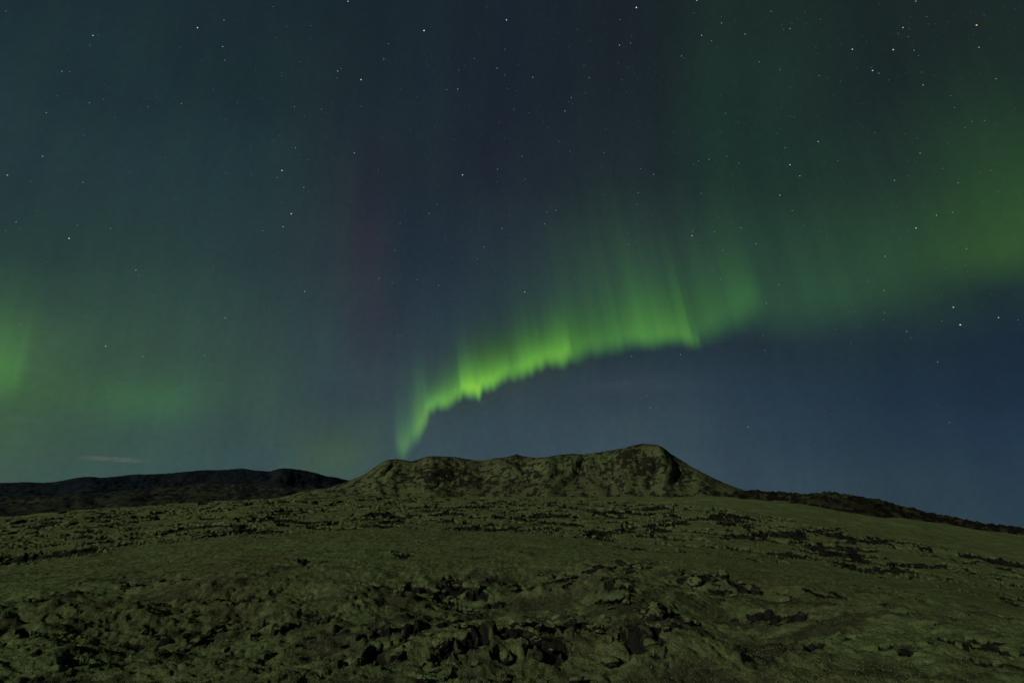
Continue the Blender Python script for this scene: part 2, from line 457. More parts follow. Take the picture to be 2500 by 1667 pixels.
LOW = [(1542,869,6), (1661,865,5), (1660,887,3), (1426,919,3), (1402,914,3), (1868,855,4), (1762,946,2), (1579,966,5), (1588,995,5),
       (1827,1042,5), (2109,1177,2), (2289,883,4), (2318,1031,4,'c'), (2012,1005,2), (258,845,6), (348,870,4), (500,867,4), (588,893,3),
       (1112,951,5), (775,948,3), (711,920,2), (160,905,2), (980,821,3), (1011,811,2), (2157,780,3), (2213,808,3), (1990,1085,1),
       (1862,818,3), (1358,914,2), (844,997,1), (1680,937,1)]
TINT = {'w': (0.90, 0.97, 1.0), 'b': (0.42, 0.68, 1.0), 'c': (0.35, 0.9, 1.0), 'o': (1.0, 0.62, 0.32), 'r': (1.0, 0.75, 0.72)}


def build_stars():
    t = NT("star_light")
    oi = t.n("ObjectInfo")
    em = t.n("Emission")
    t.link(oi.outputs["Color"], em.inputs[0])
    em.inputs[1].default_value = 1.0
    t.link(em.outputs[0], t.out.inputs[0])
    t.m.cycles.emission_sampling = 'NONE'
    bm = bmesh.new()
    bmesh.ops.create_icosphere(bm, subdivisions=1, radius=1.0)
    me = bpy.data.meshes.new("star")
    bm.to_mesh(me)
    bm.free()
    me.materials.append(t.m)
    lst = []
    for (ox, oy), s in STARS.items():
        for w in s.split():
            q = w.split(',')
            lst.append((ox + int(q[0]) / 3.7328, oy + int(q[1]) / 3.7328, int(q[2]), q[3] if len(q) > 3 else 'w'))
    for q in LOW:
        lst.append((q[0], q[1], q[2], q[3] if len(q) > 3 else 'w'))
    rad = 60000.0
    faint = []
    cname = {'w': 'white', 'b': 'pale blue', 'c': 'turquoise', 'o': 'orange', 'r': 'pinkish'}
    seen = {}
    for x, y, m, c in lst:
        d = direction(x, y)
        if m <= 2:
            faint.append((d, 0.05 + 0.03 * m))
            continue
        s = [0, 0, 0, 0.42, 0.50, 0.56, 0.62, 0.70, 0.80, 0.92][m] * 2.55 / FPX * rad / 2
        L = [0, 0, 0, 0.24, 0.37, 0.50, 0.66, 0.85, 1.0, 1.2][m]
        o = bpy.data.objects.new("star", me)
        col.objects.link(o)
        o.location = Vector(d * rad) + Vector((0, 0, EYE))
        edge = abs(x - 1250) / 1250
        ang = math.atan2(y - 833, x - 1250)
        o.scale = (s * (1 + 0.7 * edge ** 2), s, s)
        o.color = (*[L * k for k in TINT[c]], 1)
        size = "bright" if m >= 7 else ("small" if m >= 5 else "faint")
        row = ["in the top strip of the sky", "in the upper part of the sky", "halfway up the sky", "in the sky below the aurora"][min(3, int(y / 235)) if y > 150 else 0]
        colm = ["at the far left", "on the left", "left of the middle", "right of the middle", "on the right", "at the far right"][min(5, int(x / 417))]
        o["label"] = f"{size} {cname[c]} star {row}, {colm}"
        o["category"] = "star"
        o["group"] = f"{size} {cname[c]} stars {row}, {colm}"
    # the faintest ones: one mesh
    for _ in range(620):
        x, y = rng.uniform(0, 2500), rng.uniform(0, 1000) ** 1.0
        if rng.random() < 0.35:
            x, y = rng.uniform(1200, 2500), rng.uniform(0, 620)
        faint.append((direction(x, y), 0.012 + 0.05 * rng.random() ** 2))
    V, F, G = [], [], []
    for d, L in faint:
        d = np.array(d)
        u = np.cross(d, [0, 0, 1.0])
        u /= np.linalg.norm(u)
        w = np.cross(u, d)
        r = 0.55 * 2.44 / FPX * rad / 2
        b = len(V)
        for e in (u, -u, w, -w, d, -d):
            V.append(d * rad + e * r)
            G.append((L * 1.0 + 0.03, L * 1.05 + 0.05, L * 1.1 + 0.06, 1))
        for i, j, k in ((0, 2, 4), (2, 1, 4), (1, 3, 4), (3, 0, 4), (2, 0, 5), (1, 2, 5), (3, 1, 5), (0, 3, 5)):
            F.append((b + i, b + j, b + k))
    m2 = bpy.data.meshes.new("faint_stars")
    m2.from_pydata([tuple(v) for v in V], [], F)
    at = m2.attributes.new("glow", 'FLOAT_COLOR', 'POINT')
    at.data.foreach_set("color", np.array(G, np.float32).reshape(-1))
    t2 = NT("faint_star_light")
    a2 = t2.n("Attribute", attribute_name="glow")
    e2 = t2.n("Emission")
    t2.link(a2.outputs["Color"], e2.inputs[0])
    t2.link(e2.outputs[0], t2.out.inputs[0])
    t2.m.cycles.emission_sampling = 'NONE'
    add("faint_stars", m2, t2.m, kind="stuff", label="dusting of very faint stars over the whole night sky", category="stars")


build_stars()

# ------------------------------------------------------------------ the land: polar height field
T_PX = [0, 300, 600, 900, 1250, 1700, 1900, 2200, 2500]
T_R = [20, 30, 45, 60, 100, 180, 280, 400, 700, 2000]
T_PY = [
    [1470, 1440, 1412, 1402, 1405, 1412, 1432, 1478, 1535],
    [1405, 1375, 1348, 1338, 1342, 1368, 1393, 1438, 1505],
    [1372, 1337, 1313, 1303, 1308, 1341, 1366, 1408, 1478],
    [1350, 1320, 1300, 1296, 1302, 1326, 1345, 1386, 1445],
    [1312, 1287, 1264, 1257, 1262, 1276, 1297, 1338, 1392],
    [1277, 1254, 1234, 1229, 1231, 1236, 1256, 1300, 1350],
    [1264, 1241, 1223, 1217, 1217, 1216, 1224, 1269, 1311],
    [1270, 1250, 1228, 1217, 1215, 1214, 1224, 1269, 1311],
    [1302, 1292, 1262, 1232, 1232, 1232, 1252, 1292, 1322],
    [1318] * 9,
]


def terrain_table():
    az_t = az_el(np.array(T_PX), np.full(9, 1260))[0]
    Z = []
    for r, row in zip(T_R, T_PY):
        a, e = az_el(np.array(T_PX), np.array(row))
        z = EYE + r * np.tan(e)
        Z.append(np.interp(az_t, a, z))
    Z = np.array(Z)
    lr = np.log(np.array([1.0, 9.0, 14.0] + T_R + [6000, 60000]))
    zz = np.zeros((1, 9))
    Z = np.vstack([zz, zz, zz, Z, zz - 12, zz - 40])
    return az_t, lr, Z


AZ_T, LR_T, Z_T = terrain_table()


def base_height(az, r):
    """smooth land height at azimuth az (rad), distance r"""
    a = np.clip(az, -1.15, 1.15)
    back = sm(1.0, 1.9, np.abs(az))
    # extend the table sideways
    at = np.concatenate([[-1.2], AZ_T, [1.2]])
    zt = np.concatenate([Z_T[:, :1] * 0.9 - 0.1 * Z_T[:, 3:4], Z_T, Z_T[:, -1:] * 1.1 - 0.1 * Z_T[:, 4:5]], 1)
    fa = np.interp(a, at, np.arange(len(at)))
    fr = np.interp(np.log(r), LR_T, np.arange(len(LR_T)))
    ia, ir = np.clip(fa.astype(int), 0, len(at) - 2), np.clip(fr.astype(int), 0, len(LR_T) - 2)
    ua, ur = fa - ia, fr - ir
    ua = 0.5 * ua + 0.5 * ua * ua * (3 - 2 * ua)

    def cr(i):                                          # Catmull-Rom in log distance
        i = np.clip(i, 0, len(LR_T) - 1)
        return zt[i, ia] * (1 - ua) + zt[i, ia + 1] * ua
    p0, p1, p2, p3 = cr(ir - 1), cr(ir), cr(ir + 1), cr(ir + 2)
    z = 0.5 * ((2 * p1) + (-p0 + p2) * ur + (2 * p0 - 5 * p1 + 4 * p2 - p3) * ur ** 2 + (-p0 + 3 * p1 - 3 * p2 + p3) * ur ** 3)
    lin_ = p1 * (1 - ur) + p2 * ur
    z = np.where(r < 700, z, lin_)
    return z * (1 - back) + np.minimum(z, 0) * back


def ucoord(az):
    return 1250 + FPX * np.tan(np.clip(az, -1.3, 1.3)) / CP


# where bare lava breaks through the moss: (u, r, half width in u, half depth as share of r, strength)
PATCHES = [
    (1230, 9.3, 300, 0.16, 1.0), (1120, 10.6, 110, 0.05, 0.6), (1650, 10.6, 110, 0.12, 0.6), (1500, 9.0, 160, 0.10, 0.7),
    (1500, 12.6, 110, 0.05, 0.75), (1420, 14.2, 50, 0.05, 0.9), (1370, 18.5, 60, 0.06, 0.9), (1110, 17.5, 110, 0.07, 0.95),
    (1270, 17.8, 45, 0.05, 0.7), (1530, 16.5, 50, 0.09, 0.75), (1545, 24, 55, 0.09, 0.85), (1720, 20, 95, 0.11, 1.0),
    (1860, 15, 110, 0.06, 0.6), (560, 13.5, 170, 0.08, 0.62), (480, 12, 160, 0.05, 0.6), (120, 13, 200, 0.08, 0.5),
    (990, 26, 30, 0.05, 0.8), (1560, 37, 75, 0.04, 1.0), (1690, 38, 28, 0.04, 1.0), (1790, 38, 80, 0.05, 1.0),
    (2150, 27, 100, 0.06, 0.55), (2060, 11.5, 230, 0.07, 0.55), (2350, 12.5, 170, 0.09, 0.5), (700, 9.6, 130, 0.06, 0.5),
    (250, 9.8, 140, 0.06, 0.55), (1890, 11.5, 70, 0.10, 0.45), (60, 45, 130, 0.10, 0.9), (230, 42, 90, 0.06, 0.75),
    (2000, 45, 90, 0.06, 0.6), (740, 23, 50, 0.05, 0.55), (620, 17, 80, 0.06, 0.5), (1640, 27, 35, 0.04, 0.7),
    (1960, 19, 90, 0.045, 0.85), (2250, 16, 130, 0.045, 0.85), (2420, 20, 90, 0.05, 0.8), (1830, 11.2, 80, 0.05, 0.8), (2300, 10.4, 150, 0.045, 0.8),
    (300, 17, 110, 0.04, 0.8), (80, 19, 90, 0.05, 0.8), (760, 14, 80, 0.05, 0.85), (420, 21, 90, 0.035, 0.8), (880, 11.5, 80, 0.05, 0.85), (2100, 23, 110, 0.04, 0.8),
]


def lava_density(u, r):
    L = np.zeros_like(u)
    for cu, cr_, wu, wr, s in PATCHES:
        L = np.maximum(L, s * (0.86 if cr_ < 22 else 1.0) * np.exp(-((u - cu) / wu) ** 2 - (np.log(r / cr_) / wr) ** 2 * 0.8))
    lo = np.interp(u, [0, 600, 1000, 1600, 2000, 2500, 3200], [32, 42, 50, 48, 40, 34, 34])
    hi = np.interp(u, [0, 600, 1000, 1400, 1700, 2000, 2500, 3200], [270, 290, 290, 260, 190, 150, 120, 110])
    st = np.interp(u, [-600, 0, 600, 1000, 1500, 2000, 2500], [0.52, 0.56, 0.58, 0.64, 0.66, 0.68, 0.60])
    L = np.maximum(L, st * sm(0, 0.10, np.log(r / lo)) * (1 - sm(-0.25, 0.1, np.log(r / hi))))
    L = np.maximum(L, 0.25 * sm(260, 330, r) * (1 - sm(1500, 3000, r)))
    return L


def land(az, r, detail=True):
    """returns height and bare-lava share at polar points"""
    x, y = np.sin(az) * r, np.cos(az) * r
    u = ucoord(az)
    z = base_height(az, r)
    L = lava_density(u, r)
    far = np.clip(r / 60.0, 0.15, 1.6)
    # big swells
    z = z + 0.95 * sm(18, 80, r) * (1 - sm(600, 2500, r)) * fbm(x / 22, y / 17, 4, 3, 0.5) * far
    z = z + 0.42 * sm(6, 12, r) * (1 - 0.65 * sm(17, 26, r)) * fbm(x / 3.0, y / 2.4, 4, 8)
    # mossy spur on the right of the foreground, steep on its right side, and the hollow beside it
    us = np.interp(r, [7, 10, 14, 20, 26], [1720, 1620, 1530, 1450, 1400])
    dd = (u - us) * r / FPX
    sp = np.where(dd < 0, np.exp(-(dd / 1.3) ** 2), np.exp(-(dd / 0.72) ** 2))
    z = z + 0.36 * sp * sm(7, 9, r) * (1 - sm(19, 27, r))
    z = z - 0.40 * np.exp(-((u - 1170) / 230) ** 2 - (np.log(r / 15.2) / 0.17) ** 2)
    z = z - 0.35 * np.exp(-((u - 1760) / 160) ** 2 - (np.log(r / 15.5) / 0.30) ** 2)
    z = z - 0.35 * np.exp(-((u - 520) / 260) ** 2 - (np.log(r / 14.0) / 0.14) ** 2)
    z = z + 0.25 * np.exp(-((u - 1230) / 260) ** 2 - (np.log(r / 9.6) / 0.16) ** 2)
    # lava mask: streaky along the lie of the flow
    wx, wy = x + 2.0 * far * perlin(x / (6 * far), y / (6 * far), 71), y
    n_small = fbm(x / 0.7, y / 0.8, 4, 11)
    n_far = fbm(wx / (4.0 * far + 1.5), wy / 8.0, 5, 12, 0.68)
    nn = np.where(r < 30, n_small * 0.9, 0) + np.where(r >= 30, n_far * 1.1, 0)
    blend = sm(24, 40, r)
    nn = n_small * 0.9 * (1 - blend) + n_far * 1.15 * blend
    nn = nn + 0.28 * blend * fbm(x / 2.4, y / 1.8, 3, 14, 0.6)
    M = sm(-0.10, 0.16, L - 0.60 + nn * 2.5) * sm(0.02, 0.25, L)
    # blocks: near ones 0.3 m, far ones 1.5 m and more
    def blocks(s, seed):
        qx = x / s + 0.35 * perlin(x / s * 1.3, y / s * 1.3, seed + 40)
        qy = y / s + 0.35 * perlin(x / s * 1.3 + 9, y / s * 1.3, seed + 41)
        f1, f2, cid = worley(qx, qy, seed)
        edge = sm(0.0, 0.34, f2 - f1)
        dome = np.sqrt(np.clip(1 - (f1 / 0.85) ** 2, 0, 1))
        return edge, dome, cid
    near = 1 - sm(22, 45, r)
    e1, d1, c1 = blocks(0.36, 101)
    e2, d2, c2 = blocks(2.1, 151)
    e3, d3, c3 = blocks(0.8, 191)
    hb_near = 0.20 * e1 * (0.35 + 0.65 * c1) * (0.4 + 0.6 * d1) + 0.18 * c3 * d3 - 0.20
    hb_far = 0.75 * e2 * (0.25 + 0.75 * c2) * (0.4 + 0.6 * d2) + 0.45 * e3 * c3 - 0.75
    fs = np.clip(r / 110, 0.55, 1.5)
    z = z + M * (hb_near * near + hb_far * fs * (1 - near)) * (1 - sm(400, 900, r))
    # rims of moss stand a little proud round the holes
    rim = np.clip(1 - np.abs(M - 0.25) / 0.25, 0, 1)
    z = z + rim * (0.035 * near + 0.25 * (1 - near) * (1 - sm(300, 700, r)))
    # moss cushions
    amp = (1 - 0.6 * M)
    dx = x + 0.25 * perlin(x / 0.9, y / 0.9, 60)
    dy = y + 0.25 * perlin(x / 0.9 + 5, y / 0.9, 61)
    cush = fbm(dx / 0.52, dy / 0.50, 2, 21, 0.55, True)
    fg = 1.0 + 0.35 * (1 - sm(17, 24, r))
    z = z + 0.095 * fg * amp * cush * (1 - sm(60, 140, r)) * sm(2, 5, r)
    tuft = fbm(dx / 0.20, dy / 0.17, 3, 27, 0.6, True)
    z = z + 0.046 * fg * amp * tuft * (1 - sm(25, 70, r)) * sm(0.5, 4, r)
    z = z + 0.30 * (1 - M) * fbm(x / 3.6, y / 2.2, 3, 33, 0.55, True) * sm(22, 60, r) * (1 - sm(250, 420, r))
    # bare rock share: holes, block flanks, and flecks that paint shade into cushion creases
    crev = (1 - e1) * near + (1 - np.minimum(e2, e3)) * (1 - near)
    top = np.where(near > 0.5, c1, c2)
    gap = (1 - sm(0.06, 0.24, cush)) * 0.55 + (1 - sm(0.05, 0.20, tuft)) * 0.40
    gap = gap * (1 - 0.75 * sm(18, 34, r)) * (1 - sm(60, 90, r)) * (0.15 + 0.60 * sm(-0.2, 0.25, n_small))
    rock = M * (0.46 + 0.5 * crev + 0.34 * (top < 0.5)) + gap
    heath_shade = sm(-0.04, 0.26, 0.75 * fbm(x / 1.7, y / 2.2, 4, 81, 0.6) + 0.30 * fbm(x / 0.5, y / 0.6, 3, 85, 0.6)
               + np.interp(np.log(r), np.log([6, 9, 12, 18, 26, 45, 70]), [0.16, 0.06, 0.0, -0.02, -0.14, -0.24, -0.4])  # bias paints the ground darker towards the camera, like lens falloff
               + 0.22 * np.exp(-((u - 1230) / 260) ** 2 - (np.log(r / 14.0) / 0.2) ** 2) + 0.16 * np.exp(-((u - 1800) / 200) ** 2 - (np.log(r / 13.0) / 0.35) ** 2))  # more painted shade in the hollow and right of the spur
    if not detail:
        return z, np.clip(rock, 0, 1), M
    return z, np.clip(rock, 0, 1), M, heath_shade


def build_ground():
    azf = np.radians(np.linspace(-50, 50, 1260))
    azr = np.radians(np.linspace(50, 310, 90)[1:-1])
    az = np.concatenate([azf, azr])
    az = (az + math.pi) % (2 * math.pi) - math.pi
    az[:1260] = azf
    r = np.concatenate([[0.05, 1.0, 2.0, 3.0, 4.0, 5.0], np.exp(np.linspace(math.log(5.5), math.log(460), 900)),
                        np.exp(np.linspace(math.log(480), math.log(80000), 60))])
    A, R = np.meshgrid(az, r)
    z, rock, M, heath_shade = land(A, R)
    co = np.stack([np.sin(A) * R, np.cos(A) * R, z], -1)
    me = grid_mesh("ground", co, wrap=True, attrs={"rock": rock, "heath_shade": heath_shade})
    return add("ground", me, ground_material("moss_over_lava"), kind="structure")


build_ground()


# ------------------------------------------------------------------ hills: built in polar strips, each with its own skyline
def ridge(name, sil, foot, r_foot, r_top, r_back, mat, seed, cols, rows, rough, gully, patches, base_rock, back_drop=0.3, jag=0.0):
    """sil / foot: skyline and foot line as frame points; r_*: distances of foot, crest and back"""
    s = np.array(sil, float)
    a_s, e_s = az_el(s[:, 0], s[:, 1])
    f = np.array(foot, float)
    a_f, e_f = az_el(f[:, 0], f[:, 1])
    az = np.linspace(a_s[0], a_s[-1], cols)
    u = ucoord(az)
    es, ef = np.interp(az, a_s, e_s), np.interp(az, a_f, e_f)
    k = np.ones(5) / 5
    es = np.convolve(np.pad(es, 2, mode='edge'), k, 'valid')
    v = np.concatenate([np.linspace(-0.12, 1, int(rows * 0.72), endpoint=False), np.linspace(1, 2, rows - int(rows * 0.72))])
    A, V = np.meshgrid(az, v)
    U = np.broadcast_to(u, A.shape)
    wob = perlin(A * 9, A * 0, seed) * 0.10 + perlin(A * 25, A * 0, seed + 1) * 0.04
    rf, rt = r_foot * (1 + wob * 0.4), r_top * (1 + wob)
    front = np.clip(V, None, 1)
    R = rf + (rt - rf) * np.where(V < 0, V * 1.5, front) + (r_back - r_top) * np.clip(V - 1, 0, 1)
    zf, zt = EYE + rf * np.tan(ef)[None], EYE + rt * np.tan(es)[None]
    t = np.clip(V, 0, 1)
    prof = 1 - (1 - t) ** 1.5
    zz = EYE + R * np.tan(ef[None] + (es - ef)[None] * prof)
    zz = np.where(V < 0, zf + V * 0.4 * (zt - zf + 6), zz)
    zz = np.where(V > 1, zt - (zt - zf + 3) * (back_drop * (V - 1) + (1 - back_drop) * (V - 1) ** 2), zz)
    x, y = np.sin(A) * R, np.cos(A) * R
    S = r_top
    mid = np.clip(4 * t * (1 - t), 0, 1) * (V <= 1) + 0.5 * sm(1.02, 1.5, V)
    gl = fbm(A * 20 + 0.9 * perlin(A * 9, V * 1.6, seed + 7), V * 0.9, 3, seed + 2, 0.4, True)
    zz = zz - gully * (0.32 - gl) * mid * (zt - zf)
    zz = zz + rough * mid * fbm(x / (S * 0.055), y / (S * 0.055), 4, seed + 3, 0.45)
    L = np.full(A.shape, base_rock)
    PYv = np.interp(V, [0, 1], [0, 1])
    for cu, cv, wu, wv, st in patches:
        L = np.maximum(L, st * np.exp(-((U - cu) / wu) ** 2 - ((PYv - cv) / wv) ** 2))
    L = L + 0.38 * np.exp(-((V - 0.985) / 0.045) ** 2)
    n = fbm(A * 95, R / (S * 0.035), 5, seed + 5, 0.6)
    n2 = fbm(x / (S * 0.018), y / (S * 0.010), 4, seed + 6, 0.65)
    M = sm(-0.22, 0.28, L - 0.58 + 1.0 * n + 0.8 * n2 - 0.6 * (gl - 0.3))
    zz = zz + M * mid * rough * 0.45 * fbm(x / (S * 0.010), y / (S * 0.010), 3, seed + 9, 0.6, True)
    if jag:
        zz = zz + jag * fbm(A * 150, V * 4, 4, seed + 11, 0.6) * sm(0.2, 0.9, V)
    me = grid_mesh(name, np.stack([x, y, zz], -1), attrs={"rock": M})
    return add(name, me, mat, kind="structure")


SIL_MAIN = [(600,1236),(640,1226),(690,1213),(740,1200),(800,1190),(835,1180),(862,1169),(880,1163),(900,1151),(918,1138),(935,1126),(950,1122),(968,1120),(985,1122),(1004,1126),
            (1025,1120),(1042,1114),(1065,1113),(1112,1115),(1138,1120),(1160,1123),(1182,1124),(1205,1118),(1228,1117),(1246,1113),(1261,1108),(1276,1113),(1300,1117),
            (1330,1116),(1365,1110),(1395,1107),(1425,1109),(1455,1105),(1485,1100),(1520,1094),(1545,1087),(1566,1083),(1590,1084),(1608,1086),(1622,1094),(1640,1109),(1662,1122),
            (1690,1140),(1715,1153),(1745,1168),(1775,1181),(1800,1191),(1822,1199),(1850,1207),(1900,1220)]
HILL_MAT = ground_material("mossy_hillside", moss=(0.098, 0.118, 0.046), moss2=(0.088, 0.092, 0.042), lava=(0.010, 0.010, 0.007), lava2=(0.030, 0.032, 0.017), unit=14.0, bump=0.006)
ridge("hill", SIL_MAIN, [(600,1236),(700,1222),(900,1215),(1250,1216),(1700,1216),(1900,1224)], 385, 600, 820, HILL_MAT, 300, 900, 240,
      rough=3.2, gully=0.15,
      patches=[(1060, 0.45, 130, 0.30, 0.85), (1150, 0.30, 90, 0.2, 0.8), (960, 0.97, 60, 0.12, 0.9), (1265, 0.7, 60, 0.5, 0.62), (1310, 0.3, 50, 0.5, 0.66),
               (1545, 0.7, 45, 0.25, 0.85), (1600, 0.45, 70, 0.25, 0.85), (1500, 0.55, 60, 0.25, 0.6), (1700, 0.45, 70, 0.4, 0.85), (1600, 1.0, 60, 0.10, 0.8),
               (1262, 1.0, 40, 0.12, 0.8), (1380, 1.0, 40, 0.10, 0.75), (1700, 0.02, 200, 0.08, 0.8), (1450, 0.02, 120, 0.10, 0.7), (1750, 0.2, 60, 0.2, 0.8)],
      base_rock=0.42, jag=0.5)
LAVA_MAT = ground_material("dark_lava_slope", moss=(0.040, 0.046, 0.020), moss2=(0.026, 0.024, 0.013), lava=(0.006, 0.005, 0.0045), lava2=(0.013, 0.011, 0.009), unit=5.0, bump=0.012)
ridge("lava_ridge", [(1740,1217),(1775,1211),(1800,1201),(1822,1197),(1845,1196),(1872,1200),(1900,1199),(1925,1202),(1960,1207),(1985,1205),(2000,1202),(2022,1201),(2050,1203),(2066,1206),(2100,1212),
                     (2135,1217),(2160,1223),(2188,1231),(2205,1237),(2228,1238),(2240,1244),(2270,1252),(2300,1257),(2340,1265),(2390,1278),(2420,1279),(2450,1283),(2500,1291),
                     (2560,1300),(2700,1322),(2900,1345)],
      [(1740,1219),(1870,1222),(2000,1238),(2100,1254),(2300,1284),(2500,1320),(2700,1350),(2900,1375)], 284, 340, 460, LAVA_MAT, 400, 500, 70,
      rough=2.6, gully=0.12, patches=[], base_rock=0.60, jag=1.3)
FAR_NEAR = ground_material("dim_far_slope", moss=(0.042, 0.050, 0.026), moss2=(0.030, 0.034, 0.021), lava=(0.007, 0.008, 0.010), lava2=(0.013, 0.015, 0.017), unit=40.0, bump=0.010)
ridge("low_hills", [(-900,1225),(-400,1222),(0,1213),(120,1208),(240,1203),(330,1194),(420,1186),(500,1180),(600,1178),(680,1183),(760,1190),(830,1196),(900,1200),(1000,1215)],
      [(-900,1262),(0,1262),(400,1245),(700,1226),(1000,1220)], 900, 1700, 2400, FAR_NEAR, 500, 420, 110,
      rough=9, gully=0.12, patches=[], base_rock=0.50, jag=1.0)
FAR_MAT = ground_material("distant_slope_hazed", moss=(0.017, 0.022, 0.022), moss2=(0.013, 0.018, 0.021), lava=(0.007, 0.010, 0.015), lava2=(0.010, 0.015, 0.020), unit=90.0, bump=0.008)  # blue haze of the far air is mixed into these slope colours
ridge("distant_hills", [(-900,1196),(-400,1188),(0,1178),(30,1178),(60,1176),(100,1178),(130,1177),(160,1171),(200,1164),(220,1163),(250,1166),(290,1162),(330,1157),(360,1158),(400,1156),(440,1153),
                        (475,1149),(500,1147),(540,1147),(565,1145),(595,1143),(620,1148),(645,1149),(657,1151),(672,1146),(692,1142),(715,1144),(745,1148),(775,1155),(800,1163),(818,1164),(840,1170),(900,1180),(1000,1200)],
      [(-900,1250),(0,1240),(600,1230),(1000,1225)], 2600, 4200, 5600, FAR_MAT, 600, 480, 100,
      rough=30, gully=0.12, patches=[], base_rock=0.55, jag=3.0)


# ------------------------------------------------------------------ loose lava rocks
def rock_mesh(seed, sub=3):
    bm = bmesh.new()
    bmesh.ops.create_icosphere(bm, subdivisions=sub, radius=1.0)
    rs = np.random.default_rng(seed)
    V = np.array([v.co[:] for v in bm.verts])
    cuts = rs.normal(size=(9, 3))
    cuts /= np.linalg.norm(cuts, axis=1, keepdims=True)
    off = rs.uniform(0.55, 0.95, 9)
    for c, o_ in zip(cuts, off):
        d = V @ c
        over = np.clip(d - o_, 0, None)
        V = V - over[:, None] * c * 0.85
    r = np.linalg.norm(V, axis=1)
    n = fbm(V[:, 0] * 1.7 + V[:, 2] * 1.3 + seed, V[:, 1] * 1.7 - V[:, 2] * 1.1, 4, seed, 0.6, True)
    V = V * (0.82 + 0.55 * n)[:, None]
    V *= np.array([1.0, rs.uniform(0.65, 1.0), rs.uniform(0.5, 0.85)])
    for v, c in zip(bm.verts, V):
        v.co = c
    for f in bm.faces:
        f.smooth = True
    me = bpy.data.meshes.new("lava_rock")
    bm.to_mesh(me)
    bm.free()
    return me


def rock_material(name, unit, moss_at):
    t = NT(name)
    geo = t.n("NewGeometry")
    pos = geo.outputs["Position"]
    fine = t.noise(pos, 14.0 / unit, 5, 0.65, 0.2)
    grain = t.noise(pos, 60.0 / unit, 3, 0.7)
    mid = t.noise(pos, 3.0 / unit, 3)
    sep = t.n("SeparateXYZ")
    t.link(geo.outputs["Normal"], sep.inputs[0])
    k = t.math('ADD', sep.outputs["Z"], t.math('MULTIPLY', t.math('SUBTRACT', mid, 0.5), 1.6))
    k = t.math('ADD', k, t.math('MULTIPLY', t.math('SUBTRACT', fine, 0.5), 0.8))
    k = t.ramp(k, [(moss_at, 0), (min(moss_at + 0.25, 1.0), 1)])
    lc = t.mix(t.ramp(fine, [(0.3, 0), (0.7, 1)]), (0.006, 0.0055, 0.005), (0.018, 0.016, 0.013))
    mc = t.mix(1.0, (0.084, 0.102, 0.040), t.ramp(grain, [(0.3, 0.6), (0.7, 1.3)]), 'MULTIPLY')
    bs = t.n("BsdfPrincipled")
    t.link(t.mix(k, lc, mc), bs.inputs["Base Color"])
    bs.inputs["Roughness"].default_value = 0.93
    bs.inputs["Specular IOR Level"].default_value = 0.0
    bp = t.n("Bump")
    bp.inputs["Strength"].default_value = 0.8
    bp.inputs["Distance"].default_value = 0.05 * unit
    t.link(t.math('ADD', fine, t.math('MULTIPLY', grain, 0.3)), bp.inputs["Height"])
    t.link(bp.outputs[0], bs.inputs["Normal"])
    t.link(bs.outputs[0], t.out.inputs[0])
    return t.m


